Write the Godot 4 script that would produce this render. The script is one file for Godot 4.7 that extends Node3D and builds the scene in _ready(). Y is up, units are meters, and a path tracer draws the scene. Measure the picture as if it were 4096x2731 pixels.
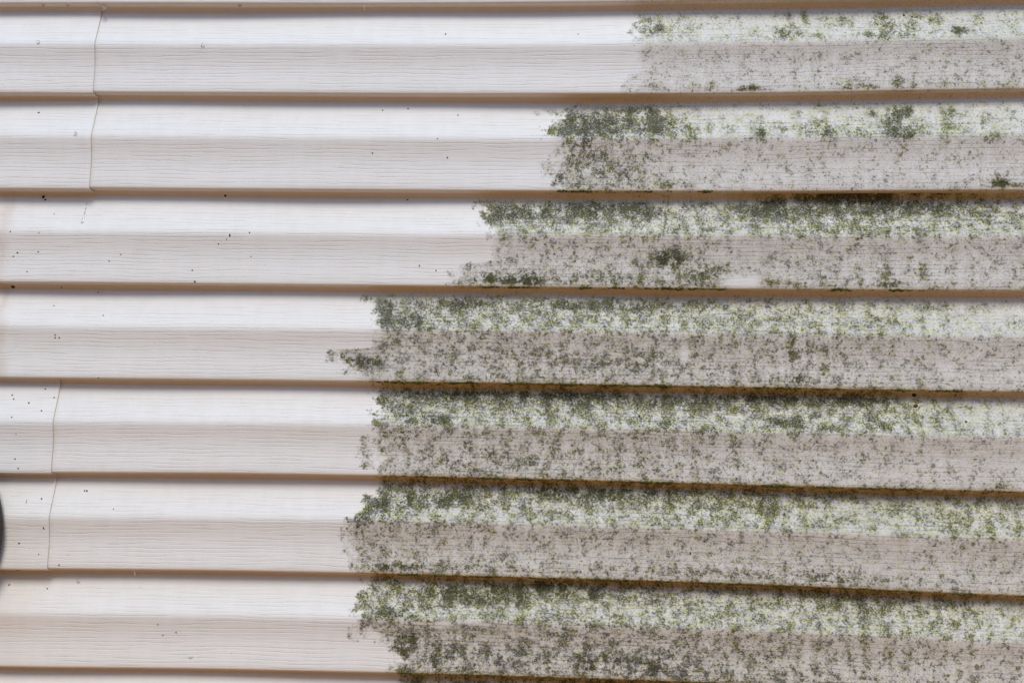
extends Node3D
# A wall of double-lap vinyl siding: washed clean at the left, still covered in mould at the right.
# Units are metres in the world; tables along the wall are in millimetres.

const PITCH := 0.1143            # exposure of one lap
const BUTT0 := 1.75              # height of the butt edge of lap 0
const TEX_W := 2048
const TEX_H := 192
const SPAN := 1.44               # metres of wall covered by one texture
const X0 := -0.72

# how each butt edge sags or bows, in mm, at five places along the wall
const SAG_X := [-690.0, -365.0, -58.0, 240.0, 529.0]
const SAG := {
	0: [0.6, -1.9, -3.4, -1.5, 1.0], 1: [4.6, 2.3, 0.4, 1.1, 5.2], 2: [0.7, -0.7, -1.4, -1.0, 1.2],
	3: [-1.1, -1.0, -1.3, -1.5, -0.3], 4: [-2.4, -1.2, -0.6, -1.5, -2.1], 5: [-2.0, 2.4, 2.5, 0.4, -1.1],
	6: [-2.0, 2.3, 3.0, 1.7, -3.5], 7: [-3.8, 1.8, 4.2, 3.0, -2.0],
}
# cross-section of a lap in mm: distance below its top, distance out from the face
const SECTION := [
	[-3.0, -9.6], [0.0, -11.0], [1.6, -12.2], [3.2, -13.3], [4.6, -14.1], [5.6, -14.3], [6.8, -14.0], [14.0, -12.2], [20.0, -10.7], [26.0, -8.7], [32.0, -6.6], [38.0, -4.5], [43.0, -2.75],
	[46.5, -1.55], [49.2, -0.75], [51.6, -0.3], [54.0, -0.15], [57.0, -0.35], [62.0, -1.0], [69.0, -1.75], [77.0, -2.15], [85.0, -2.05], [94.0, -1.35],
	[103.0, -0.35], [109.0, 0.0], [111.4, -0.1], [112.8, -0.55], [113.7, -1.3], [114.15, -2.4], [114.3, -4.0], [114.3, -9.0], [114.2, -14.2],
]
const BOUNDS := {
	1: [[83, 0.14], [83, 0.41], [89, 0.52], [94, 0.74], [76, 0.83], [75, 0.97]],
	2: [[13, 0.1], [5, 0.16], [-23, 0.29], [-18, 0.42], [-11, 0.46], [-6, 0.57], [-4, 0.67], [-18, 0.71], [-17, 0.8], [-9, 0.98]],
	3: [[-101, 0.1], [-93, 0.3], [-85, 0.43], [-80, 0.53], [-80, 0.72], [-123, 0.77], [-129, 0.88], [-129, 1]],
	4: [[-233, 0.12], [-224, 0.27], [-219, 0.4], [-223, 0.47], [-219, 0.52], [-220, 0.63], [-274, 0.67], [-266, 0.79], [-253, 0.9], [-237, 0.97]],
	5: [[-220, 0], [-219, 0.19], [-219, 0.45], [-218, 0.72], [-214, 0.88], [-210, 0.97]],
	6: [[-213, 0.1], [-226, 0.23], [-234, 0.36], [-248, 0.42], [-252, 0.49], [-250, 0.63], [-244, 0.88], [-240, 0.98]],
	7: [[-227, 0.12], [-239, 0.26], [-237, 0.39], [-234, 0.49], [-228, 0.56], [-205, 0.62], [-194, 0.76], [-181, 0.88], [-195, 0.95], [-197, 1.01]],
	8: [[-182, 0.06], [-182, 0.21], [-181, 0.52]],
}
const PATCHES := {
	1: [[95, 0.25, 12, 0.13, 0.45, 0.2], [112, 0.25, 8, 0.1, 0.72, 0.45], [125, 0.28, 6, 0.1, 0.45, 1], [142, 0.15, 7, 0.05, 0.5, 0.3], [148, 0.28, 12, 0.1, 0.35, 0.5], [262, 0.35, 18, 0.07, 0.72, 0.7], [286, 0.15, 5, 0.08, 0.62, 0.7], [267, 0.19, 4, 0.1, 0.45, 0.7], [324, 0.19, 8, 0.07, 0.55, 0.7], [295, 0.38, 7, 0.04, 0.5, 0.8], [388, 0.34, 27, 0.1, 0.62, 0.7], [365, 0.38, 13, 0.04, 0.82, 0.8], [375, 0.15, 7, 0.06, 0.72, 0.6], [408, 0.18, 10, 0.06, 0.55, 0.7], [430, 0.19, 9, 0.07, 0.55, 0.6], [461, 0.35, 11, 0.05, 0.92, 0.8], [109, 0.92, 5, 0.06, 0.6, 0.8], [157, 0.94, 12, 0.04, 0.55, 0.8], [173, 0.89, 5, 0.04, 0.55, 0.9], [220, 0.95, 13, 0.04, 0.95, 0.9], [334, 0.92, 16, 0.07, 0.62, 0.8], [359, 0.96, 8, 0.04, 0.62, 0.8], [391, 0.91, 8, 0.09, 0.75, 0.6], [404, 0.95, 6, 0.04, 0.6, 0.8], [448, 0.94, 27, 0.05, 0.42, 0.8], [516, 0.95, 18, 0.06, 0.55, 0.7]],
	2: [[22, 0.24, 27, 0.07, 0.85, 0.4], [49, 0.31, 57, 0.12, 0.86, 0.45], [90, 0.14, 27, 0.04, 0.85, 0.5], [108, 0.29, 18, 0.14, 0.9, 0.7], [14, 0.37, 27, 0.07, 0.82, 0.4], [13, 0.13, 21, 0.05, 0.3, 0], [144, 0.38, 12, 0.08, 0.72, 0.8], [131, 0.24, 12, 0.04, 0.55, 0.8], [234, 0.38, 10, 0.09, 0.78, 0.9], [302, 0.25, 9, 0.16, 0.66, 0.8], [305, 0.39, 18, 0.06, 0.7, 0.8], [302, 0.21, 5, 0.04, -0.9, 0], [253, 0.22, 9, 0.04, -0.5, 0], [345, 0.41, 15, 0.05, 0.58, 0.7], [362, 0.18, 5, 0.05, 0.8, 0.7], [386, 0.25, 10, 0.1, 0.9, 0.6], [402, 0.17, 9, 0.07, 0.88, 0.7], [388, 0.4, 21, 0.08, 0.8, 0.55], [402, 0.42, 9, 0.04, 0.75, 0.9], [448, 0.19, 9, 0.04, 0.65, 0.8], [447, 0.37, 24, 0.1, 0.5, 0.7], [493, 0.4, 15, 0.1, 0.45, 0.8], [23, 0.55, 36, 0.16, 0.62, 0.3], [44, 0.8, 57, 0.18, 0.62, 0.4], [-3, 0.88, 9, 0.09, 0.7, 0.3], [108, 0.92, 33, 0.05, 0.62, 0.9], [143, 0.47, 6, 0.05, 0.4, 0.6], [505, 0.93, 14, 0.05, 1, 1], [520, 0.95, 12, 0.04, 0.7, 1]],
	3: [[-32, 0.22, 90, 0.08, 0.78, 0.3], [50, 0.16, 45, 0.06, 0.85, 0.35], [91, 0.21, 18, 0.08, 0.82, 0.3], [114, 0.19, 9, 0.05, 0.8, 0.5], [149, 0.15, 27, 0.06, 0.22, 0.2], [167, 0.29, 7, 0.05, 0.62, 0.7], [219, 0.18, 18, 0.08, 0.85, 0.5], [245, 0.16, 15, 0.1, 1, 0.8], [362, 0.16, 113, 0.06, 0.86, 0.55], [328, 0.39, 90, 0.05, 0.62, 0.9], [126, 0.68, 24, 0.1, 0.95, 0.7], [170, 0.88, 33, 0.1, 0.78, 0.7], [91, 0.73, 18, 0.05, 0.5, 0.5], [-40, 0.94, 18, 0.06, 1, 0.5], [-76, 0.92, 21, 0.06, 0.88, 0.6], [74, 0.92, 33, 0.07, 0.66, 0.5], [25, 0.93, 18, 0.06, 0.6, 0.6], [207, 0.93, 19, 0.08, -1, 0], [242, 0.92, 11, 0.05, 0.7, 0.8], [376, 0.94, 15, 0.04, 0.85, 0.9], [373, 0.8, 7, 0.09, 0.66, 0.6], [415, 0.83, 4, 0.1, 0.62, 0.9], [262, 0.94, 18, 0.04, 0.5, 0.8], [68, 0.45, 72, 0.04, 0.4, 0.8]],
	4: [[-209, 0.32, 16, 0.16, 0.78, 0.35], [-173, 0.37, 18, 0.1, 0.72, 0.35], [-179, 0.18, 30, 0.04, 0.6, 0], [-117, 0.17, 36, 0.06, 0.86, 0.4], [45, 0.18, 90, 0.05, 0.78, 0.35], [-237, 0.79, 28, 0.07, 0.9, 0.35], [-206, 0.64, 15, 0.07, 0.72, 0.4], [17, 0.74, 119, 0.1, 0.6, 0.3], [101, 0.76, 12, 0.06, 0.8, 0.4], [270, 0.61, 5, 0.16, 0.86, 0.5], [275, 0.91, 10, 0.05, 0.86, 0.5], [308, 0.78, 9, 0.16, 0.6, 0.6], [144, 0.65, 4, 0.09, -0.9, 0], [290, 0.4, 27, 0.04, 0.45, 0.8], [378, 0.32, 18, 0.1, 0.5, 0.8], [296, 0.45, 8, 0.03, 0.7, 0.9], [421, 0.15, 18, 0.04, 0.5, 0.6]],
	5: [[-71, 0.14, 137, 0.06, 0.84, 0.6], [17, 0.16, 36, 0.08, 0.88, 0.45], [133, 0.16, 60, 0.06, 0.8, 0.6], [219, 0.1, 33, 0.05, 0.9, 0.95], [265, 0.11, 18, 0.06, 0.86, 0.95], [344, 0.11, 33, 0.06, 0.9, 0.95], [-201, 0.19, 12, 0.07, 0.74, 0.4], [-176, 0.37, 15, 0.06, 0.74, 0.35], [-141, 0.39, 24, 0.05, 0.78, 0.35], [225, 0.35, 18, 0.02, -0.6, 0], [205, 0.3, 12, 0.03, -0.5, 0], [252, 0.34, 8, 0.05, 0.9, 0.95], [266, 0.34, 9, 0.05, 0.92, 1], [278, 0.37, 7, 0.06, 0.8, 0.7], [306, 0.4, 9, 0.04, 0.82, 0.9], [370, 0.36, 10, 0.05, 0.78, 1], [364, 0.25, 12, 0.05, 0.66, 0.8], [122, 0.4, 10, 0.06, 0.75, 0.7], [-188, 0.55, 18, 0.08, 0.6, 0.3], [-87, 0.83, 90, 0.1, 0.56, 0.3], [53, 0.88, 30, 0.04, 0.5, 0.4], [403, 0.19, 36, 0.1, 0.4, 0.8], [503, 0.95, 12, 0.04, 0.7, 1]],
	6: [[-210, 0.29, 18, 0.1, 0.8, 0.45], [-157, 0.25, 54, 0.08, 0.76, 0.5], [-113, 0.2, 18, 0.07, 0.85, 0.6], [-34, 0.17, 24, 0.02, -0.6, 0], [-145, 0.35, 42, 0.03, -0.5, 0], [48, 0.15, 72, 0.06, 0.86, 0.7], [-10, 0.28, 18, 0.04, -0.5, 0], [-68, 0.4, 24, 0.03, -0.4, 0], [191, 0.18, 72, 0.1, 0.66, 0.9], [242, 0.21, 18, 0.09, 0.72, 1], [94, 0.33, 27, 0.03, -0.4, 0], [305, 0.25, 42, 0.04, -0.4, 0], [378, 0.18, 18, 0.06, 0.55, 0.7], [-185, 0.92, 48, 0.04, 0.78, 0.6], [-111, 0.89, 54, 0.03, 0.66, 0.5], [-227, 0.46, 24, 0.08, 0.66, 0.3], [152, 0.89, 60, 0.04, 0.6, 0.3], [319, 0.9, 60, 0.05, 0.72, 0.5], [472, 0.28, 42, 0.16, 0.5, 0.8]],
	7: [[-202, 0.38, 13, 0.05, 0.95, 0.8], [-214, 0.25, 12, 0.05, 0.7, 0.8], [-172, 0.33, 18, 0.05, 0.6, 0.6], [-126, 0.19, 33, 0.06, 0.86, 0.95], [-96, 0.23, 27, 0.07, 0.84, 0.9], [-64, 0.16, 18, 0.08, 0.86, 0.95], [-44, 0.2, 18, 0.08, 0.92, 1], [-12, 0.09, 18, 0.06, 0.92, 1], [3, 0.16, 9, 0.06, 0.9, 1], [40, 0.19, 9, 0.05, 0.9, 0.95], [14, 0.31, 21, 0.07, -0.4, 0], [-154, 0.39, 18, 0.04, -0.5, 0], [-96, 0.34, 18, 0.04, -0.5, 0], [-52, 0.36, 18, 0.04, -0.4, 0], [78, 0.29, 24, 0.06, -0.3, 0], [-177, 0.66, 18, 0.1, 0.74, 0.25], [-183, 0.86, 12, 0.13, 0.84, 0.25], [-130, 0.8, 24, 0.13, 0.76, 0.25], [-131, 0.49, 12, 0.04, -0.6, 0], [-105, 0.45, 12, 0.03, -0.5, 0], [-51, 0.83, 36, 0.13, 0.72, 0.2], [49, 0.83, 42, 0.13, 0.78, 0.35], [20, 0.56, 18, 0.16, 0.66, 0.3], [121, 0.83, 36, 0.13, 0.78, 0.2], [55, 0.98, 18, 0.04, -0.7, 0], [360, 0.2, 21, 0.1, 0.75, 0.6], [333, 0.16, 54, 0.08, 0.7, 0.8], [449, 0.21, 27, 0.13, 0.55, 0.7], [422, 0.32, 24, 0.08, 0.5, 0.7], [346, 0.5, 18, 0.03, 0.6, 0.6], [388, 0.68, 12, 0.13, 0.5, 0.4]],
	8: [],
}
const SPECKS := [
	[3, -639, 0.07, 1.9, 2.2], [3, -636, 0.1, 1.4, 1.2], [4, -673, 0.03, 2.6, 2.1], [3, -411, 0.04, 1.5, 1.4], [4, -612, 0, 0.9, 0.9], [3, -187, 0.07, 1.2, 0.9], [3, -671, 0.46, 0.9, 0.9], [3, -635, 0.47, 0.7, 0.7],
	[3, -636, 0.67, 1, 0.7], [3, -662, 0.68, 1.2, 0.9], [3, -667, 0.72, 0.9, 0.9], [3, -648, 0.88, 1, 0.7], [3, -533, 0.69, 0.9, 0.7], [3, -547, 0.76, 0.9, 0.7], [3, -444, 0.85, 0.9, 0.9], [3, -440, 0.97, 1, 1.5],
	[3, -399, 0.48, 1, 1.9], [3, -403, 0.52, 0.7, 0.7], [3, -413, 0.57, 0.7, 0.9], [3, -375, 0.45, 0.9, 0.9], [3, -373, 0.7, 0.7, 0.7], [3, -621, 0.26, 0.7, 0.7], [4, -566, 0.08, 0.9, 0.7], [4, -618, 0.23, 0.7, 0.7],
	[4, -554, 0.33, 0.9, 0.7], [4, -611, 0.54, 0.9, 0.9], [4, -606, 0.57, 1, 0.9], [4, -611, 0.57, 0.9, 0.9], [1, -143, 0.32, 0.7, 1.5], [2, -127, 0.19, 0.9, 0.9], [2, -188, 0.12, 1, 1], [2, -219, 0.14, 0.9, 0.9],
	[2, -228, 0.61, 0.9, 0.9], [2, -138, 0.65, 0.9, 0.9], [2, -150, 0.46, 0.7, 0.7], [2, -646, 0.19, 1.5, 0.9], [5, -626, 0.11, 1, 0.9], [5, -613, 0.2, 1, 0.9], [5, -643, 0.26, 1, 1], [5, -663, 0.22, 0.9, 0.9],
	[5, -666, 0.18, 0.9, 1], [5, -625, 0.34, 1, 0.9], [5, -660, 0.41, 0.9, 0.9], [5, -654, 0.85, 0.9, 0.9], [5, -649, 0.95, 1, 0.9], [5, -654, 0.59, 0.7, 0.7], [6, -572, 0.19, 0.7, 1.4], [6, -569, 0.19, 0.9, 1.5],
	[6, -622, 0.27, 1, 0.9], [6, -640, 0.29, 0.7, 0.7], [6, -640, 0.31, 0.7, 0.7], [6, -615, 0.57, 0.9, 1.9], [6, -645, 0.73, 1.2, 1], [6, -620, 0.84, 0.7, 0.7], [6, -595, 0.95, 0.9, 1], [7, -654, 0.03, 2.7, 1.4],
	[7, -614, 0.21, 0.9, 0.9], [7, -662, 0.18, 1, 1], [6, -249, 0.54, 0.9, 1.2], [6, 152, 0.7, 0.9, 1.7], [5, 93, 0.31, 1.2, 1.7], [5, 410, 0.04, 2.7, 2.4], [5, 411, 0.15, 2.6, 2.2], [5, 465, 0.3, 1.4, 1.2],
	[1, 400, 0.15, 1.2, 1.2], [7, -473, 0.55, 0.7, 0.9], [7, -451, 0.63, 0.9, 0.9], [7, -467, 0.66, 0.7, 1], [3, -169, 0.78, 0.9, 0.9], [3, -149, 0.83, 0.9, 0.9], [7, -473, 0.55, 0.7, 0.7], [4, -555, 0.99, 0.9, 0.7],
	[6, -532, 0.37, 0.7, 0.7], [1, 16, 0.33, 0.7, 0.7],
]
# how thickly the mould grows: seven columns along the wall (DENSE_X, mm), and for each lap seven bands
# from the recess under the butt above down to its own lip
const DENSE_X := [-250.0, -100.0, 46.0, 190.0, 333.0, 474.0, 612.0]
const BAND_T := [0.05, 0.14, 0.36, 0.52, 0.75, 0.95, 1.05]
const DENSE := {
	1: [[0, 0, 0, 0, 0, 0, 0], [0, 0, 0.3, 0.25, 0.3, 0.35, 0.35], [0, 0, 0.3, 0.28, 0.38, 0.35, 0.3], [0, 0, 0.22, 0.25, 0.28, 0.32, 0.32], [0, 0, 0.2, 0.22, 0.25, 0.3, 0.3], [0, 0, 0.25, 0.25, 0.3, 0.3, 0.3], [0, 0, 0, 0, 0, 0.05, 0.1]],
	2: [[0, 0, 0.05, 0.05, 0.05, 0.05, 0.1], [0, 0, 0.55, 0.25, 0.3, 0.3, 0.3], [0, 0, 0.7, 0.35, 0.45, 0.38, 0.3], [0, 0, 0.5, 0.28, 0.28, 0.28, 0.28], [0, 0, 0.45, 0.25, 0.25, 0.25, 0.25], [0, 0, 0.45, 0.22, 0.25, 0.3, 0.3], [0, 0, 0.3, 0.15, 0.1, 0.2, 0.2]],
	3: [[0, 0, 0.05, 0.1, 0.98, 0.3, 0.2], [0, 0.65, 0.7, 0.5, 0.8, 0.6, 0.45], [0, 0.45, 0.5, 0.5, 0.55, 0.45, 0.4], [0, 0.3, 0.33, 0.3, 0.3, 0.28, 0.28], [0, 0.35, 0.36, 0.42, 0.3, 0.28, 0.28], [0, 0.5, 0.5, 0.5, 0.4, 0.32, 0.3], [0, 0.3, 0.3, 0.3, 0.25, 0.1, 0.1]],
	4: [[0, 0.05, 0.08, 0.1, 0.1, 0.05, 0], [0.6, 0.62, 0.62, 0.5, 0.4, 0.25, 0.2], [0.55, 0.5, 0.5, 0.48, 0.42, 0.25, 0.2], [0.5, 0.42, 0.42, 0.42, 0.38, 0.25, 0.2], [0.5, 0.45, 0.45, 0.45, 0.4, 0.25, 0.2], [0.4, 0.5, 0.48, 0.45, 0.42, 0.22, 0.2], [0.3, 0.45, 0.5, 0.5, 0.5, 0.3, 0.2]],
	5: [[0.3, 0.4, 0.45, 0.4, 0.5, 0.2, 0.1], [0.62, 0.68, 0.68, 0.66, 0.68, 0.3, 0.2], [0.5, 0.52, 0.5, 0.5, 0.5, 0.3, 0.2], [0.42, 0.42, 0.42, 0.4, 0.35, 0.25, 0.2], [0.4, 0.42, 0.42, 0.38, 0.3, 0.22, 0.2], [0.4, 0.45, 0.42, 0.4, 0.3, 0.25, 0.2], [0.5, 0.6, 0.6, 0.6, 0.6, 0.5, 0.3]],
	6: [[0.3, 0.5, 0.5, 0.5, 0.5, 0.4, 0.3], [0.6, 0.62, 0.66, 0.62, 0.55, 0.45, 0.4], [0.58, 0.55, 0.5, 0.48, 0.42, 0.4, 0.35], [0.42, 0.4, 0.36, 0.35, 0.33, 0.32, 0.3], [0.42, 0.4, 0.36, 0.35, 0.35, 0.33, 0.3], [0.5, 0.46, 0.38, 0.42, 0.45, 0.35, 0.3], [0.3, 0.5, 0.6, 0.6, 0.6, 0.35, 0.3]],
	7: [[0.35, 0.5, 0.55, 0.55, 0.6, 0.4, 0.1], [0.55, 0.66, 0.62, 0.5, 0.5, 0.4, 0.3], [0.58, 0.6, 0.5, 0.45, 0.45, 0.38, 0.3], [0.55, 0.55, 0.5, 0.5, 0.42, 0.35, 0.3], [0.56, 0.58, 0.58, 0.52, 0.42, 0.35, 0.3], [0.6, 0.62, 0.6, 0.6, 0.48, 0.35, 0.3], [0.4, 0.5, 0.6, 0.6, 0.5, 0.3, 0.2]],
	8: [[0.5, 0.5, 0.6, 0.6, 0.6, 0.5, 0.4], [0.6, 0.65, 0.65, 0.6, 0.6, 0.5, 0.4], [0.55, 0.6, 0.55, 0.5, 0.5, 0.4, 0.3], [0.4, 0.45, 0.45, 0.4, 0.4, 0.35, 0.3], [0.4, 0.45, 0.45, 0.4, 0.4, 0.35, 0.3], [0.5, 0.5, 0.5, 0.5, 0.4, 0.35, 0.3], [0.5, 0.5, 0.5, 0.5, 0.5, 0.4, 0.3]],
}
# where moss stands along the lip of each lap, mm
const MOSS_RUNS := {2: [[-5, 132], [158, 192]], 3: [[-102, -28], [20, 192], [312, 420]], 4: [[-238, 486]], 5: [[-214, 640]], 6: [[-190, 640]], 7: [[-190, 300]]}

const STRAYS := {2: [[-10, 0.16, 30, 0.05, 0.36]], 7: [[-235, 0.60, 14, 0.10, 0.35]], 5: [[-228, 0.75, 12, 0.20, 0.3]]}

var cellular := PackedByteArray()
var clumps := PackedByteArray()
var mottle := PackedByteArray()
var grit := PackedByteArray()
var drift := PackedByteArray()
var fade := PackedByteArray()
var smear := PackedByteArray()
var dots := PackedByteArray()
var arc := PackedFloat32Array()
var lap_materials := {}

func _ready() -> void:
	make_camera_and_light()
	make_ground()
	make_fence()
	make_noise()
	make_wall()
	make_moss()
	make_specks()
	make_water()
	make_hose()

# ---------------------------------------------------------------- camera, sky, sun

func make_camera_and_light() -> void:
	var cam := Camera3D.new()
	cam.name = "camera"
	cam.fov = 40.69
	cam.near = 0.02
	cam.far = 400.0
	cam.position = Vector3(0.0, BUTT0 - 0.45554, 1.07889)
	cam.rotation = Vector3(0.0441894, 0.0531566, 0.0144123)
	add_child(cam)
	cam.make_current()
	var env := Environment.new()
	env.background_mode = Environment.BG_SKY
	var sky := Sky.new()
	var sm := ProceduralSkyMaterial.new()
	sm.sky_top_color = Color(0.62, 0.80, 1.0)
	sm.sky_horizon_color = Color(0.40, 0.50, 0.62)
	sm.sky_curve = 0.45
	sm.ground_bottom_color = Color(0.30, 0.22, 0.15)
	sm.ground_horizon_color = Color(0.36, 0.30, 0.24)
	sm.sun_angle_max = 0.0
	sky.sky_material = sm
	env.sky = sky
	env.background_energy_multiplier = 0.9
	env.tonemap_mode = Environment.TONE_MAPPER_LINEAR
	env.tonemap_exposure = 1.98
	env.sdfgi_enabled = true
	env.ssao_enabled = true
	env.ssil_enabled = true
	var we := WorldEnvironment.new()
	we.name = "world_environment"
	we.environment = env
	add_child(we)
	var sun := DirectionalLight3D.new()
	sun.name = "sun"
	sun.light_energy = 0.42
	sun.light_angular_distance = 22.0
	sun.light_color = Color(1.0, 0.975, 0.945)
	sun.shadow_enabled = true
	sun.rotation_degrees = Vector3(-54, 8, 0)
	add_child(sun)

func tag(o: Node, label: String, category: String, group := "") -> void:
	o.set_meta("label", label)
	o.set_meta("category", category)
	if group != "":
		o.set_meta("group", group)

func make_ground() -> void:
	var noise := FastNoiseLite.new()
	noise.seed = 5
	noise.frequency = 0.02
	noise.fractal_octaves = 5
	var ramp := Gradient.new()
	ramp.set_color(0, Color(0.57, 0.34, 0.11))
	ramp.set_color(1, Color(0.84, 0.56, 0.21))
	var tex := NoiseTexture2D.new()
	tex.noise = noise
	tex.width = 512
	tex.height = 512
	tex.seamless = true
	tex.color_ramp = ramp
	var m := StandardMaterial3D.new()
	m.albedo_texture = tex
	m.uv1_triplanar = true
	m.uv1_world_triplanar = true
	m.uv1_scale = Vector3(0.6, 0.6, 0.6)
	m.roughness = 1.0
	var pm := PlaneMesh.new()
	pm.size = Vector2(300, 300)
	var g := MeshInstance3D.new()
	g.name = "ground"
	g.mesh = pm
	g.material_override = m
	g.set_meta("kind", "structure")
	g.set_meta("label", "bare brown soil in front of the siding wall")
	g.set_meta("category", "ground")
	add_child(g)

func make_fence() -> void:
	# the tall board fence across the narrow side yard, behind the camera
	var fence := Node3D.new()
	fence.name = "board_fence"
	fence.position = Vector3(0, 0, 2.7)
	tag(fence, "tall brown board fence facing the siding wall", "fence")
	add_child(fence)
	var woods := []
	for i in 3:
		var m := StandardMaterial3D.new()
		m.albedo_color = [Color(0.70, 0.46, 0.23), Color(0.65, 0.42, 0.20), Color(0.74, 0.50, 0.27)][i]
		m.roughness = 0.85
		woods.append(m)
	var board := BoxMesh.new()
	board.size = Vector3(0.142, 2.45, 0.02)
	for i in 54:
		var o := MeshInstance3D.new()
		o.name = "board"
		o.mesh = board
		o.material_override = woods[(i * 7 + i / 3) % 3]
		o.position = Vector3(-3.95 + i * 0.149, 1.265 + 0.004 * ((i * 5) % 3), 0.002 * (i % 2))
		fence.add_child(o, true)
	var rail := BoxMesh.new()
	rail.size = Vector3(8.05, 0.09, 0.04)
	for y in [0.4, 1.3, 2.2]:
		var r := MeshInstance3D.new()
		r.name = "rail"
		r.mesh = rail
		r.material_override = woods[1]
		r.position = Vector3(0, y, 0.034)
		fence.add_child(r, true)
	var post := BoxMesh.new()
	post.size = Vector3(0.09, 2.5, 0.09)
	for i in 5:
		var p := MeshInstance3D.new()
		p.name = "post"
		p.mesh = post
		p.material_override = woods[0]
		p.position = Vector3(-3.9 + i * 1.95, 1.25, 0.1)
		fence.add_child(p, true)

# ---------------------------------------------------------------- textures

func noise_bytes(seed_value: int, freq: float, octaves: int, w: int, h: int, kind := FastNoiseLite.TYPE_SIMPLEX_SMOOTH) -> PackedByteArray:
	var n := FastNoiseLite.new()
	n.seed = seed_value
	n.noise_type = kind
	n.frequency = freq
	n.fractal_octaves = octaves
	if octaves == 1:
		n.fractal_type = FastNoiseLite.FRACTAL_NONE
	if kind == FastNoiseLite.TYPE_CELLULAR:
		n.cellular_return_type = FastNoiseLite.RETURN_DISTANCE
		n.cellular_jitter = 1.0
		n.domain_warp_enabled = true
		n.domain_warp_amplitude = 3.0
		n.domain_warp_frequency = 0.10
	var img := n.get_seamless_image(w, h)
	img.convert(Image.FORMAT_L8)
	if w != TEX_W or h != 512:
		img.resize(TEX_W, 512, Image.INTERPOLATE_CUBIC)
	return img.get_data()

func make_noise() -> void:
	cellular = noise_bytes(11, 0.118, 1, TEX_W, 512, FastNoiseLite.TYPE_CELLULAR)
	dots = noise_bytes(18, 0.19, 1, TEX_W, 512, FastNoiseLite.TYPE_CELLULAR)
	clumps = noise_bytes(12, 0.035, 3, TEX_W, 512)
	mottle = noise_bytes(13, 0.16, 2, TEX_W, 512)
	grit = noise_bytes(14, 0.31, 1, TEX_W, 512)
	drift = noise_bytes(15, 0.020, 4, 512, 512)
	fade = noise_bytes(16, 0.06, 2, 256, 512)
	smear = noise_bytes(17, 0.05, 3, TEX_W, 64)

func interp(xs: Array, ys: Array, x: float) -> float:
	if x <= xs[0]:
		return ys[0]
	for i in range(1, xs.size()):
		if x <= xs[i]:
			var f: float = (x - xs[i - 1]) / (xs[i] - xs[i - 1])
			return lerpf(ys[i - 1], ys[i], f)
	return ys[-1]

var lip_index := 0

func section_arc() -> void:
	arc.resize(SECTION.size())
	arc[0] = 0.0
	for i in SECTION.size():
		if SECTION[i][0] > 111.0 and lip_index == 0:
			lip_index = i
	for i in range(1, SECTION.size()):
		arc[i] = arc[i - 1] + Vector2(SECTION[i][0] - SECTION[i - 1][0], SECTION[i][1] - SECTION[i - 1][1]).length()

# fraction of the lap's height at each texture row; beyond 1 on the lip and underside
func row_fraction(row: float) -> float:
	var a := row / TEX_H * arc[arc.size() - 1]
	for i in range(1, SECTION.size()):
		if a <= arc[i]:
			var f := (a - arc[i - 1]) / (arc[i] - arc[i - 1])
			var y := lerpf(SECTION[i - 1][0], SECTION[i][0], f) / 114.3
			if SECTION[i][1] < -0.3 and SECTION[i][0] > 112.0:
				y = 1.0 + (a - arc[lip_index]) / 100.0
			return y
	return 1.1

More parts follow.
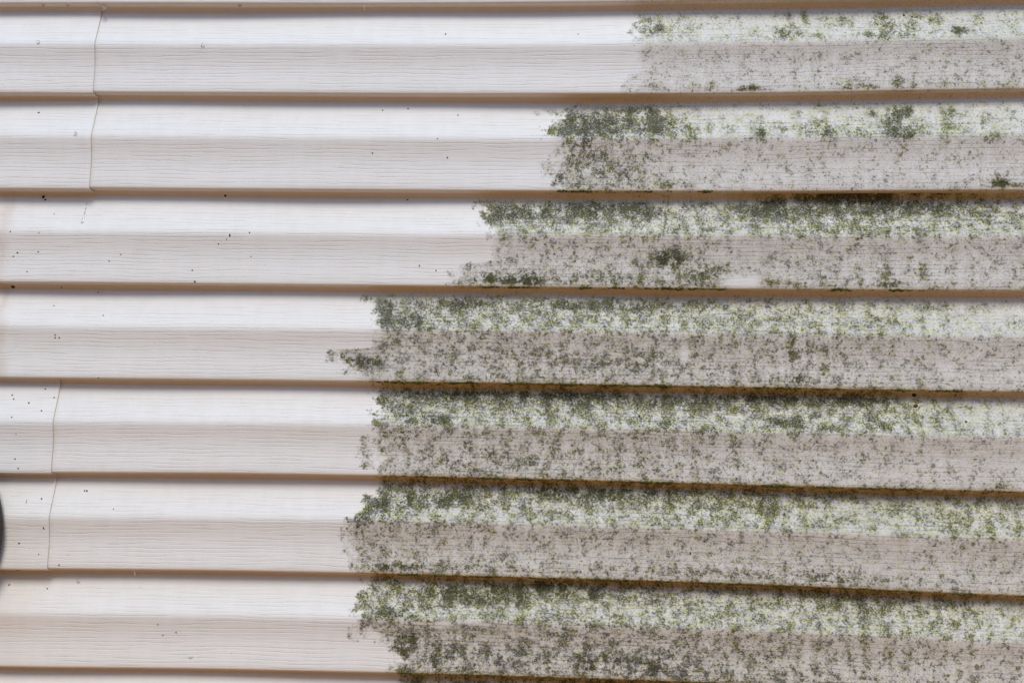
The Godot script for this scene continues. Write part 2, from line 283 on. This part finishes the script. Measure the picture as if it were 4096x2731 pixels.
# coarse map of the growth on a lap: red density, green tint, blue film, alpha distance from the washed edge
func growth_map(lap: int) -> PackedByteArray:
	var w := 256
	var h := 48
	var b := PackedByteArray()
	b.resize(w * h * 4)
	var bound: Array = BOUNDS[lap]
	var bt := []
	var bxs := []
	for q in bound:
		bt.append(float(q[1]))
		bxs.append(float(q[0]))
	var dens: Array = DENSE[lap]
	var patches: Array = PATCHES[lap]
	for j in h:
		var t := row_fraction((j + 0.5) * TEX_H / h)
		var edge := interp(bt, bxs, t)
		var slope_side := clampf((0.47 - t) * 16.0 + 0.5, 0.0, 1.0)
		for i in w:
			var x := -720.0 + (i + 0.5) * 1440.0 / w
			var p := (j * w + i) * 4
			var from_edge := x - edge
			b[p + 3] = int(clampf(128.0 + from_edge * 2.0, 0, 255))
			# faint colonies that the washing missed, left of the edge
			for q in STRAYS.get(lap, []):
				var sx: float = (x - q[0]) / q[2]
				var sy: float = (t - q[1]) / q[3]
				var near := 1.0 - sx * sx - sy * sy
				if near > 0.0 and from_edge < 0.0:
					b[p] = maxi(b[p], int(near * q[4] * 255.0))
					b[p + 3] = maxi(b[p + 3], 132)
			if from_edge < -70.0:
				continue
			var col := []
			for r in 7:
				col.append(interp(DENSE_X, dens[r], x))
			var d := interp(BAND_T, col, t)
			if lap < 3:
				d *= 0.72
			var g := lerpf(0.22, 0.55, slope_side)
			if t < 0.08 or t > 1.0:
				g = 0.85
			for q in patches:
				var dx: float = (x - q[0]) / q[2]
				if absf(dx) > 2.0:
					continue
				var dt: float = (t - q[1]) / q[3]
				var rr := dx * dx + dt * dt
				if rr > 2.6:
					continue
				var f := exp(-rr * 1.1)
				if q[4] < 0:
					d = maxf(0.0, d + q[4] * f * (1.1 if q[2] < 16.0 or q[4] <= -0.99 else 0.5))
				else:
					d = maxf(d, lerpf(d, q[4], minf(1.0, f * 1.35)))
					g = lerpf(g, q[5], f)
			b[p] = maxi(b[p], int(clampf(d * (255.0 + 40.0 * slope_side), 0, 255)))
			b[p + 1] = int(clampf(g * 255, 0, 255))
			b[p + 2] = int(clampf(d * lerpf(255.0, 235.0, slope_side), 0, 255))
	var img := Image.create_from_data(w, h, false, Image.FORMAT_RGBA8, b)
	img.resize(TEX_W, TEX_H, Image.INTERPOLATE_CUBIC)
	return img.get_data()

func paint_lap(lap: int) -> Array:
	var ctrl := growth_map(lap)
	var out := PackedByteArray()
	out.resize(TEX_W * TEX_H * 3)
	var height := PackedByteArray()
	height.resize(TEX_W * TEX_H)
	var xo := (lap * 613) % TEX_W
	var arc_total := arc[arc.size() - 1]
	var joint := 209 if lap == 1 or lap == 2 else (159 if lap == 5 or lap == 6 else -500)
	var rusty := lap == 3 or lap == 4
	for row in TEX_H:
		var a := (row + 0.5) / TEX_H * arc_total
		var t := row_fraction(row + 0.5)
		var nrow := ((row + lap * 197) % 512) * TEX_W
		var nrow2 := ((row * 3 + lap * 91) % 512) * TEX_W
		var nrow3 := ((row / 2 + lap * 61) % 512) * TEX_W
		var relief := smoothstep(0.10, 0.24, t) * (1.0 - smoothstep(0.985, 1.0, t))
		var on_slope := t < 0.45
		if on_slope:
			relief *= 0.9
		var edge_rate := 0.11 if on_slope else 0.055
		var recess := t < 0.075
		for x in TEX_W:
			var xi := (x + xo) & 2047
			var ni := nrow + xi
			var dr := float(drift[ni]) - 128.0
			# embossed grain: wandering horizontal ridges
			var ph := (a + dr * 0.014 + (float(fade[ni]) - 128.0) * 0.005 + (float(mottle[ni]) - 128.0) * 0.003) * 0.226
			var line := floorf(ph)
			var fr := ph - line
			var st := clampf((float(fade[(int(line * 37.0) & 511) * TEX_W + xi]) - 70.0) * 0.011, 0.05, 1.0)
			var gd := absf(fr - 0.5) * 8.5
			var groove := 0.0
			if gd < 1.0:
				groove = (1.0 - gd * gd) * st * relief
			height[row * TEX_W + x] = int(clampf(150.0 + (fr - 0.5) * 14.0 * relief - groove * 60.0 + (float(mottle[nrow2 + xi]) - 128.0) * 0.06 * relief, 0.0, 255.0))
			var ci := (row * TEX_W + x) * 4
			var cl := float(clumps[ni])
			var mo := float(mottle[ni])
			var m := ((float(ctrl[ci + 3]) - 128.0) * 0.5 + (cl - 128.0) * 0.12 + (mo - 128.0) * 0.05) * edge_rate + 0.42
			var r := 224.0 - groove * 14.0
			var g := 223.0 - groove * 15.0
			var b := 220.0 - groove * 17.0
			var dust := (float(clumps[nrow3 + xi]) - 128.0) * 0.022
			r += dust
			g += dust
			b += dust * 1.2
			if grit[nrow2 + xi] > 243 and mo > 205.0:
				r *= 0.62
				g *= 0.60
				b *= 0.57
			# dirt washed out of the joint, and the rusty run at the far left
			var run := 0.0
			if x - joint > -2 and x - joint < 6:
				run = (1.0 - float(x - joint) / 6.0) * clampf((float(mottle[ni]) - 70.0) * 0.002, 0.0, 0.12)
			elif x < 90 and rusty:
				run = maxf(0.0, 1.0 - absf(float(x) - 52.0 - dr * 0.10) / 20.0) * clampf((float(smear[ni]) - 40.0) * 0.002, 0.0, 0.22)
			if run > 0.0:
				r = lerpf(r, 176.0, run)
				g = lerpf(g, 142.0, run)
				b = lerpf(b, 112.0, run)
			if m > 0.0:
				if m > 1.0:
					m = 1.0
				var d := float(ctrl[ci]) * 0.00392 * m * (0.62 + float(clumps[nrow3 + xi]) * 0.0022 + float(smear[ni]) * 0.0010)
				if recess and lap != 3:
					d *= 0.8
				var gr := float(grit[nrow2 + xi])
				# round colonies that merge where the growth is thick
				var reach := d * 168.0 + (cl - 128.0) * 0.80 + (mo - 128.0) * 0.42 + (gr - 128.0) * 0.30
				var k := clampf((reach - float(cellular[ni])) * 0.0105 + 0.30, 0.0, 1.0)
				# looser, smoky growth between them, mostly on the slopes
				var q := (cl * 0.50 + mo * 0.28 + gr * 0.22) * 0.00392
				var loose := clampf((q - 0.83 + 0.52 * d) * 4.0 + 0.5, 0.0, 1.0)
				k = lerpf(k, loose, 0.55 if on_slope else 0.30)
				k *= 0.55 + float(clumps[nrow2 + xi]) * 0.0035
				if k > 1.0:
					k = 1.0
				if d < 0.03:
					k = 0.0
				var green := float(ctrl[ci + 1]) * 0.00392
				var gtone := clampf(green * minf(1.3, 0.4 + d * 2.0) + (float(clumps[nrow2 + xi]) - 128.0) * 0.014 - 0.22, 0.0, 1.0)
				# thin film left between the colonies
				var sm := float(smear[ni])
				var fl := minf(1.0, d * 1.5 + 0.30 * m) * clampf(cl * 0.0016 + mo * 0.0008 + sm * 0.0012 + gr * 0.0006 - 0.10, 0.0, 1.0)
				if recess:
					fl *= minf(1.0, d * 4.0)
					r = lerpf(r, 150.0, fl)
					g = lerpf(g, 140.0, fl)
					b = lerpf(b, 78.0, fl)
				elif on_slope:
					r = lerpf(r, 158.0, fl)
					g = lerpf(g, 160.0 + gtone * 2.0, fl)
					b = lerpf(b, 150.0 - gtone * 52.0, fl)
				else:
					r = lerpf(r, 160.0, fl)
					g = lerpf(g, 152.0, fl)
					b = lerpf(b, 140.0 - gtone * 30.0, fl)
				# dirt caught in the grain
				var gv := groove * minf(1.0, d * 1.6) * (0.25 + gr * 0.0022)
				r = lerpf(r, 76.0, gv)
				g = lerpf(g, 72.0, gv)
				b = lerpf(b, 56.0, gv)
				# fine dots everywhere, crowding together into dark colonies
				var dn := clampf((gr - 190.0 + k * 74.0 + d * 18.0 + (118.0 - float(dots[ni])) * 0.22) * 0.017, 0.0, 1.0)
				var al := dn * (0.34 + d * 0.50) + k * ((0.24 if on_slope else 0.27) + mo * 0.0014) + maxf(0.0, d - 0.66) * k * (0.9 if on_slope else 1.9)
				al = clampf(al, 0.0, 1.0) * (0.56 + gr * 0.0016)
				var deep := clampf((d - 0.72) * 2.4, 0.0, 0.8)
				r = lerpf(r, lerpf(lerpf(48.0, 62.0, gtone), 26.0, deep), al)
				g = lerpf(g, lerpf(lerpf(50.0, 62.0, gtone), 28.0, deep), al)
				b = lerpf(b, lerpf(lerpf(42.0, 18.0, gtone), 11.0, deep), al)
			var oi := (row * TEX_W + x) * 3
			out[oi] = int(r)
			out[oi + 1] = int(g)
			out[oi + 2] = int(b)
	var albedo := Image.create_from_data(TEX_W, TEX_H, false, Image.FORMAT_RGB8, out)
	var bump := Image.create_from_data(TEX_W, TEX_H, false, Image.FORMAT_L8, height)
	return [albedo, bump]

func lap_material(lap: int) -> StandardMaterial3D:
	if lap_materials.has(lap):
		return lap_materials[lap]
	var pics := paint_lap(lap)
	var bump: Image = pics[1]
	bump.bump_map_to_normal_map(1.7)
	var m := StandardMaterial3D.new()
	m.albedo_texture = ImageTexture.create_from_image(pics[0])
	m.normal_enabled = true
	m.normal_texture = ImageTexture.create_from_image(bump)
	m.normal_scale = 1.0
	m.roughness = 0.5
	m.metallic_specular = 0.22
	m.texture_repeat = false
	lap_materials[lap] = m
	return m

# ---------------------------------------------------------------- the wall

func sag(lap: int, x: float) -> float:
	if not SAG.has(lap):
		return 0.0
	var ys: Array = SAG[lap]
	var xm := x * 1000.0
	# smooth curve through the five values, level beyond them
	if xm <= SAG_X[0]:
		return ys[0] * 0.001
	for i in range(1, 5):
		if xm <= SAG_X[i]:
			var f: float = (xm - SAG_X[i - 1]) / (SAG_X[i] - SAG_X[i - 1])
			var pre: float = ys[maxi(i - 2, 0)]
			var post: float = ys[mini(i + 1, 4)]
			return cubic_interpolate(ys[i - 1], ys[i], pre, post, f) * 0.001
	return ys[4] * 0.001

func butt_height(lap: int, x: float) -> float:
	return BUTT0 - lap * PITCH + sag(lap, x)

func bulge(lap: int, x: float, t: float) -> float:
	# vinyl is never flat: a little in and out along its length
	return 0.00045 * sin(x * 7.3 + lap * 2.1) + 0.0003 * sin(x * 17.0 - lap * 1.3 + t * 3.0)

func section_z(t: float) -> float:
	var y := t * 114.3
	for i in range(1, SECTION.size() - 2):
		if y <= SECTION[i][0]:
			var f: float = (y - SECTION[i - 1][0]) / (SECTION[i][0] - SECTION[i - 1][0])
			return lerpf(SECTION[i - 1][1], SECTION[i][1], f) * 0.001
	return -0.002

# a point on the visible surface of a lap, x in metres, t the fraction of its height
func on_lap(lap: int, x: float, t: float, out := 0.0) -> Vector3:
	var top := butt_height(lap - 1, x)
	var bottom := butt_height(lap, x)
	return Vector3(x, lerpf(top, bottom, t), section_z(t) + bulge(lap, x, t) + out)

func lap_slope(t: float) -> float:
	return atan2((section_z(t + 0.01) - section_z(t - 0.01)), 0.02 * 0.1143)

func texture_u(x: float) -> float:
	# inside the painted span the texture runs once; beyond it folds back on itself
	var u := (x - X0) / SPAN
	if u < 0.0:
		u = pingpong(-u, 0.32)
	elif u > 1.0:
		u = 1.0 - pingpong(u - 1.0, 0.2)
	return u

func lap_mesh(lap: int, xa: float, xb: float, drop: float, push: float, fine: bool, tilt := 0.0) -> ArrayMesh:
	var cols := PackedFloat32Array()
	var marks := [X0, X0 + SPAN, X0 - 0.32 * SPAN, X0 + 1.2 * SPAN, X0 + 1.4 * SPAN]
	var x := xa
	while x < xb - 0.001:
		cols.append(x)
		var nx := x + (0.02 if fine and x > -0.75 and x < 0.75 else 0.08)
		for mk in marks:
			if mk > x + 0.0005 and mk < nx:
				nx = mk
		x = nx
	cols.append(xb)
	var n := SECTION.size()
	var nc := cols.size()
	var grid := []
	grid.resize(nc)
	for c in nc:
		var cx := cols[c]
		var top := butt_height(lap - 1, cx)
		var bottom := butt_height(lap, cx) - drop
		var pts := PackedVector3Array()
		pts.resize(n)
		for i in n:
			var t: float = SECTION[i][0] / 114.3
			var fan := tilt * (1.0 - t)
			var z: float = SECTION[i][1] * 0.001
			if i > 20 and drop > 0.0:
				z = minf(z, z)
			pts[i] = Vector3(cx + fan, lerpf(top, bottom, t), z + bulge(lap, cx, t) + push)
		grid[c] = pts
	var v := PackedVector3Array()
	var nm := PackedVector3Array()
	var uv := PackedVector2Array()
	var tg := PackedFloat32Array()
	var ix := PackedInt32Array()
	var total := arc[n - 1]
	for side in 2:
		for c in nc:
			var pts: PackedVector3Array = grid[c]
			var u := texture_u(cols[c])
			var other: PackedVector3Array = grid[c - 1] if c == nc - 1 else grid[c + 1]
			var sgn := -1.0 if c == nc - 1 else 1.0
			for i in n:
				var along := (other[i] - pts[i]) * sgn
				var down := pts[mini(i + 1, n - 1)] - pts[maxi(i - 1, 0)]
				var nn := down.cross(along).normalized()
				v.append(pts[i] - nn * 0.0011 * side)
				nm.append(nn if side == 0 else -nn)
				uv.append(Vector2(u, arc[i] / total))
				var tt := along.normalized()
				tg.append_array([tt.x, tt.y, tt.z, 1.0])
	var back := nc * n
	for side in 2:
		for c in nc - 1:
			for i in n - 1:
				var p0 := side * back + c * n + i
				var p1 := p0 + 1
				var p2 := p0 + n
				var p3 := p2 + 1
				if side == 0:
					ix.append_array([p0, p2, p1, p1, p2, p3])
				else:
					ix.append_array([p0, p1, p2, p1, p3, p2])
	# the cut ends of the sheet
	for e in 2:
		var c: int = 0 if e == 0 else nc - 1
		var base := v.size()
		var dirx := Vector3(-1, 0, 0) if e == 0 else Vector3(1, 0, 0)
		for i in n:
			for side in 2:
				v.append(v[side * back + c * n + i])
				nm.append(dirx)
				uv.append(Vector2(0.02 + 0.001 * side, 0.5 + 0.004 * i))
				tg.append_array([0.0, 0.0, -1.0, 1.0])
		for i in n - 1:
			var b0 := base + i * 2
			if e == 0:
				ix.append_array([b0, b0 + 2, b0 + 1, b0 + 1, b0 + 2, b0 + 3])
			else:
				ix.append_array([b0, b0 + 1, b0 + 2, b0 + 1, b0 + 3, b0 + 2])
	var arrays := []
	arrays.resize(Mesh.ARRAY_MAX)
	arrays[Mesh.ARRAY_VERTEX] = v
	arrays[Mesh.ARRAY_NORMAL] = nm
	arrays[Mesh.ARRAY_TEX_UV] = uv
	arrays[Mesh.ARRAY_TANGENT] = tg
	arrays[Mesh.ARRAY_INDEX] = ix
	var mesh := ArrayMesh.new()
	mesh.add_surface_from_arrays(Mesh.PRIMITIVE_TRIANGLES, arrays)
	return mesh

func add_panel(wall: Node3D, first: int, xa: float, xb: float, label: String, drop := 0.0, push := 0.0) -> void:
	var panel := Node3D.new()
	panel.name = "siding_panel"
	wall.add_child(panel, true)
	if label != "":
		panel.set_meta("label", label)
	for lap in [first, first + 1]:
		var o := MeshInstance3D.new()
		o.name = "lap"
		var seen: bool = lap >= 0 and lap <= 8
		o.mesh = lap_mesh(lap, xa, xb, drop, push, seen)
		var look: int = lap
		if lap < 1:
			look = 1
		elif lap > 8:
			look = 5 + lap % 3
		o.material_override = lap_material(look)
		panel.add_child(o, true)

func make_wall() -> void:
	section_arc()
	var wall := Node3D.new()
	wall.name = "siding_wall"
	wall.set_meta("kind", "thing")
	tag(wall, "white wood-grained vinyl siding wall, washed clean at left, green-black mould at right", "wall")
	add_child(wall)
	var west := -1.66
	var east := 1.40
	add_panel(wall, -7, west, east, "")
	add_panel(wall, -5, west, east, "")
	add_panel(wall, -3, west, east, "")
	add_panel(wall, -1, west, east, "clean sliver of panel along the top edge with its dripping lip")
	add_panel(wall, 1, -0.604, east, "panel with lightly speckled grey mould at its right half")
	add_panel(wall, 1, west, -0.5734, "short clean panel end lapped over its neighbour, upper of two", 0.002, 0.0018)
	add_panel(wall, 3, west, east, "unbroken panel with the washed edge stepping out to the left")
	add_panel(wall, 5, -0.640, east, "panel with a straight vertical edge between clean and mouldy")
	add_panel(wall, 5, west, -0.6085, "short clean panel end lapped over its neighbour, lower of two", 0.0012, 0.0018)
	add_panel(wall, 7, west, east, "lowest panel with large grey-green mould blotches")
	add_panel(wall, 9, west, east, "")
	add_panel(wall, 11, west, east, "")
	add_panel(wall, 13, west, east, "")
	var plain := StandardMaterial3D.new()
	plain.albedo_color = Color(0.87, 0.86, 0.84)
	plain.roughness = 0.5
	var osb := StandardMaterial3D.new()
	osb.albedo_color = Color(0.55, 0.45, 0.32)
	osb.roughness = 0.9
	var top := BUTT0 + 8 * PITCH
	var core := BoxMesh.new()
	core.size = Vector3(east - west - 0.02, top + 0.02, 0.10)
	var c := MeshInstance3D.new()
	c.name = "sheathing"
	c.mesh = core
	c.material_override = osb
	c.position = Vector3((east + west) * 0.5, core.size.y * 0.5, -0.075)
	wall.add_child(c, true)
	for s in [west - 0.035, east + 0.035]:
		var post := BoxMesh.new()
		post.size = Vector3(0.075, top + 0.05, 0.14)
		var o := MeshInstance3D.new()
		o.name = "corner_post"
		o.mesh = post
		o.material_override = plain
		o.position = Vector3(s, post.size.y * 0.5, -0.06)
		wall.add_child(o, true)

# ---------------------------------------------------------------- moss, specks, water

func blob_mesh(rng: RandomNumberGenerator, rings: int, segs: int, rough: float) -> ArrayMesh:
	var st := SurfaceTool.new()
	st.begin(Mesh.PRIMITIVE_TRIANGLES)
	var pts := []
	for i in rings + 1:
		var th := PI * i / rings
		var ring := []
		for j in segs:
			var ph := TAU * j / segs
			var r := 1.0 + (rng.randf() - 0.5) * rough
			ring.append(Vector3(sin(th) * cos(ph), cos(th), sin(th) * sin(ph)) * r)
		if i == 0 or i == rings:
			for j in segs:
				ring[j] = ring[0]
		pts.append(ring)
	for i in rings:
		for j in segs:
			var a: Vector3 = pts[i][j]
			var b: Vector3 = pts[i][(j + 1) % segs]
			var c: Vector3 = pts[i + 1][j]
			var d: Vector3 = pts[i + 1][(j + 1) % segs]
			if i > 0:
				st.add_vertex(a); st.add_vertex(b); st.add_vertex(c)
			if i < rings - 1:
				st.add_vertex(b); st.add_vertex(d); st.add_vertex(c)
	st.generate_normals()
	return st.commit()

func make_moss() -> void:
	var rng := RandomNumberGenerator.new()
	rng.seed = 77
	var tufts := []
	for i in 6:
		tufts.append(blob_mesh(rng, 4, 6, 0.7))
	var m := StandardMaterial3D.new()
	m.vertex_color_use_as_albedo = true
	m.roughness = 1.0
	var noise := FastNoiseLite.new()
	noise.seed = 4
	noise.frequency = 22.0
	var names := {2: "thin broken moss fringe under the second lap edge at centre", 3: "patchy moss fringe along the third lap edge at centre",
		4: "long moss fringe along the fourth lap edge", 5: "thick dark moss fringe along the fifth lap edge",
		6: "olive moss fringe along the sixth lap edge", 7: "moss fringe along the lowest lap edge at the bottom"}
	for lap in MOSS_RUNS:
		var st := SurfaceTool.new()
		st.begin(Mesh.PRIMITIVE_TRIANGLES)
		for run in MOSS_RUNS[lap]:
			var x: float = run[0] * 0.001
			while x < run[1] * 0.001:
				x += 0.0007 + rng.randf() * 0.0012
				var here := noise.get_noise_2d(x, lap * 3.7) + 0.15
				if here < rng.randf() * 0.35 - 0.12:
					continue
				var size := (0.0006 + rng.randf() * 0.0011) * clampf(0.75 + here, 0.5, 1.35)
				var py := butt_height(lap, x) + 0.0017 - rng.randf() * 0.0016
				var pz := -0.0008 - rng.randf() * 0.0018 + bulge(lap, x, 1.0)
				var base := Basis.from_euler(Vector3(rng.randf() * TAU, rng.randf() * TAU, 0)).scaled(Vector3(size * (1.0 + rng.randf()), size, size))
				var tone := rng.randf()
				append_colored(st, tufts[rng.randi() % 6], Transform3D(base, Vector3(x, py, pz)), Color(0.045 + 0.07 * tone, 0.048 + 0.06 * tone, 0.012 + 0.008 * tone))
		var o := MeshInstance3D.new()
		o.name = "moss_fringe"
		o.mesh = st.commit()
		o.material_override = m
		add_child(o, true)
		tag(o, names[lap], "moss", "moss fringes along the lap edges")

func append_colored(st: SurfaceTool, mesh: ArrayMesh, xf: Transform3D, col: Color) -> void:
	var arr := mesh.surface_get_arrays(0)
	var vs: PackedVector3Array = arr[Mesh.ARRAY_VERTEX]
	var ns: PackedVector3Array = arr[Mesh.ARRAY_NORMAL]
	for i in vs.size():
		st.set_color(col)
		st.set_normal((xf.basis * ns[i]).normalized())
		st.add_vertex(xf * vs[i])

func make_specks() -> void:
	var rng := RandomNumberGenerator.new()
	rng.seed = 31
	var kinds := []
	for i in 5:
		kinds.append(blob_mesh(rng, 5, 8, 0.35))
	var dark := StandardMaterial3D.new()
	dark.albedo_color = Color(0.17, 0.14, 0.12)
	dark.roughness = 0.8
	var brown := StandardMaterial3D.new()
	brown.albedo_color = Color(0.30, 0.20, 0.13)
	brown.roughness = 0.8
	var made := []
	for i in SPECKS.size():
		var s: Array = SPECKS[i]
		var lap: int = int(s[0])
		var x: float = s[1] * 0.001
		var t: float = clampf(s[2], 0.03, 0.985)
		var o := MeshInstance3D.new()
		o.name = "dirt_speck"
		o.mesh = kinds[i % 5]
		o.material_override = brown if i % 4 == 2 else dark
		var push := 0.0017 if (x < -0.5734 and (lap == 1 or lap == 2)) or (x < -0.6085 and (lap == 5 or lap == 6)) else 0.0
		o.position = on_lap(lap, x, t, push + 0.0001)
		o.rotation = Vector3(-lap_slope(t), 0, rng.randf_range(-0.4, 0.4))
		o.scale = Vector3(s[3], s[4], minf(s[3], s[4]) * 0.55) * 0.001
		add_child(o, true)
		var big := maxf(s[3], s[4])
		var words := "large " if big > 2.4 else ("small " if big > 1.0 else "tiny ")
		words += "brown speck" if i % 4 == 2 else "black speck"
		words += " in shaded recess" if t < 0.16 else (" on sloping band" if t < 0.46 else " on flat face")
		words += " of " + ["top", "first", "second", "third", "fourth", "fifth", "sixth", "lowest"][clampi(lap, 0, 7)] + " lap"
		words += " by left edge" if x < -0.6 else (" left of centre" if x < -0.3 else (" near washed edge" if x < 0.05 else " among the mould"))
		made.append([words, x, o])
	# specks that would share a description are told apart by their order from the left
	made.sort_custom(func(p, q): return p[1] < q[1])
	var ordinal := ["first", "second", "third", "fourth", "fifth", "sixth"]
	for e in made:
		var alike := made.filter(func(p): return p[0] == e[0])
		var text: String = e[0]
		if alike.size() > 1:
			text += ", " + ordinal[alike.find(e)] + " from left"
		tag(e[2], text, "speck", "dirt specks on the siding")

func water_material() -> StandardMaterial3D:
	var m := StandardMaterial3D.new()
	m.albedo_color = Color(1, 1, 1, 0.1)
	m.transparency = BaseMaterial3D.TRANSPARENCY_ALPHA
	m.refraction_enabled = true
	m.refraction_scale = 0.033
	m.roughness = 0.02
	return m

# a drop turned round its upright axis: [height, radius] pairs from the top down, in mm
func turned(profile: Array, flat: float) -> ArrayMesh:
	var st := SurfaceTool.new()
	st.begin(Mesh.PRIMITIVE_TRIANGLES)
	var segs := 16
	for i in profile.size() - 1:
		for j in segs:
			var q := []
			for e in [[i, j], [i, j + 1], [i + 1, j], [i + 1, j + 1]]:
				var ang: float = TAU * (e[1] % segs) / segs
				var pr: Array = profile[e[0]]
				q.append(Vector3(cos(ang) * pr[1], pr[0], sin(ang) * pr[1] * flat) * 0.001)
			if profile[i][1] > 0.0:
				st.add_vertex(q[0]); st.add_vertex(q[2]); st.add_vertex(q[1])
			if profile[i + 1][1] > 0.0:
				st.add_vertex(q[1]); st.add_vertex(q[2]); st.add_vertex(q[3])
	st.index()
	st.generate_normals()
	return st.commit()

func add_drop(mesh: ArrayMesh, at: Vector3, lean: float, m: Material, label: String) -> void:
	var o := MeshInstance3D.new()
	o.name = "water_drop"
	o.mesh = mesh
	o.material_override = m
	o.position = at
	o.rotation.x = lean
	add_child(o, true)
	tag(o, label, "water drop", "water drops left from washing")

func make_water() -> void:
	var m := water_material()
	var hang := turned([[0.5, 0.0], [0.4, 2.9], [-0.6, 2.6], [-1.8, 2.1], [-3.2, 2.2], [-4.6, 2.3], [-5.9, 1.8], [-6.7, 0.9], [-6.9, 0.0]], 0.85)
	var bead := turned([[0.4, 0.0], [0.3, 2.6], [-0.4, 2.2], [-1.2, 1.4], [-1.9, 0.7], [-2.2, 0.0]], 0.8)
	var sit := turned([[2.6, 0.0], [2.3, 1.1], [1.2, 1.9], [-0.4, 2.3], [-1.7, 2.1], [-2.6, 1.2], [-2.9, 0.0]], 0.55)
	var trail := turned([[13.0, 0.0], [12.0, 0.6], [4.0, 0.7], [-5.0, 0.9], [-10.0, 0.8], [-13.0, 1.3], [-15.0, 1.9], [-17.0, 1.7], [-18.0, 0.0]], 0.5)
	var lip := func(lap: int, x: float) -> Vector3: return Vector3(x, butt_height(lap, x) - 0.0004, -0.0042 + bulge(lap, x, 1.0))
	add_drop(hang, lip.call(0, -0.566), 0.0, m, "large water drop hanging from the top lip above the seam")
	add_drop(bead, lip.call(0, -0.642), 0.0, m, "water bead under the top lip nearest the left edge")
	add_drop(bead, lip.call(0, -0.611), 0.0, m, "water bead under the top lip left of the hanging drop")
	add_drop(bead, lip.call(0, -0.396), 0.0, m, "flat water bead under the top lip right of the seam")
	add_drop(sit, on_lap(1, -0.644, 0.44, 0.0019), 0.0, m, "round water drop on the first lap nearest the left edge")
	add_drop(sit, on_lap(1, -0.439, 0.46, 0.0002), 0.0, m, "glinting water drop on the first lap right of the seam")
	add_drop(sit, on_lap(2, -0.593, 0.43, 0.0019), -lap_slope(0.43), m, "water drop on the second lap left of the seam")
	add_drop(trail, on_lap(3, -0.583, 0.22, 0.0004), -lap_slope(0.22), m, "long water trail running down the third lap")
	add_drop(sit, on_lap(7, -0.577, 0.13, 0.0004), -lap_slope(0.13), m, "round water drop in the recess of the lowest lap")
	add_drop(bead, on_lap(7, -0.432, 0.87, 0.0003), 0.0, m, "tiny water bead low on the lowest lap")
	# white threads caught on the edges
	var white := StandardMaterial3D.new()
	white.albedo_color = Color(0.9, 0.9, 0.88)
	white.roughness = 0.7
	for q in [[1, -0.2425, "short white thread hanging under the top lip"], [7, -0.504, "white thread hanging from the sixth lap edge"]]:
		var c := CylinderMesh.new()
		c.top_radius = 0.00035
		c.bottom_radius = 0.0002
		c.height = 0.0075
		c.radial_segments = 6
		var o := MeshInstance3D.new()
		o.name = "thread"
		o.mesh = c
		o.material_override = white
		var lap: int = q[0]
		o.position = Vector3(q[1], butt_height(lap - 1, q[1]) - 0.0030, -0.0035)
		o.rotation = Vector3(0.15, 0, 0.12)
		add_child(o, true)
		tag(o, q[2], "thread", "white threads on the siding")

# a coiled rubber hose hung up just beyond the left of the picture; its bend reaches into view
func make_hose() -> void:
	var rubber := StandardMaterial3D.new()
	rubber.albedo_color = Color(0.20, 0.17, 0.15)
	rubber.roughness = 0.55
	var coil := Node3D.new()
	coil.name = "hose_coil"
	coil.position = Vector3(-0.7940, BUTT0 - 0.640, 0.0)
	add_child(coil)
	tag(coil, "dark rubber hose bend poking in at the left edge", "hose")
	for i in 3:
		var t := TorusMesh.new()
		t.inner_radius = 0.116 - 0.004 * i
		t.outer_radius = 0.134 - 0.004 * i
		t.rings = 64
		t.ring_segments = 16
		var o := MeshInstance3D.new()
		o.name = "loop"
		o.mesh = t
		o.material_override = rubber
		o.position = Vector3(-0.004 * i, 0.002 * i, 0.011 + 0.0185 * i)
		o.rotation = Vector3(PI / 2 + 0.01 * i, 0, 0.012 * i)
		coil.add_child(o, true)
	var steel := StandardMaterial3D.new()
	steel.albedo_color = Color(0.35, 0.35, 0.36)
	steel.metallic = 0.9
	steel.roughness = 0.45
	var hook := Node3D.new()
	hook.name = "hose_hook"
	hook.position = coil.position + Vector3(-0.004, 0.108, 0.0)
	add_child(hook)
	tag(hook, "steel hook holding the coiled hose on the wall", "hook")
	for part in [["plate", Vector3(0.05, 0.08, 0.006), Vector3(0, -0.03, 0.004)], ["arm", Vector3(0.03, 0.007, 0.075), Vector3(0, -0.0045, 0.0415)], ["tip", Vector3(0.03, 0.035, 0.006), Vector3(0, 0.0165, 0.076)]]:
		var b := BoxMesh.new()
		b.size = part[1]
		var o := MeshInstance3D.new()
		o.name = part[0]
		o.mesh = b
		o.material_override = steel
		o.position = part[2]
		hook.add_child(o, true)
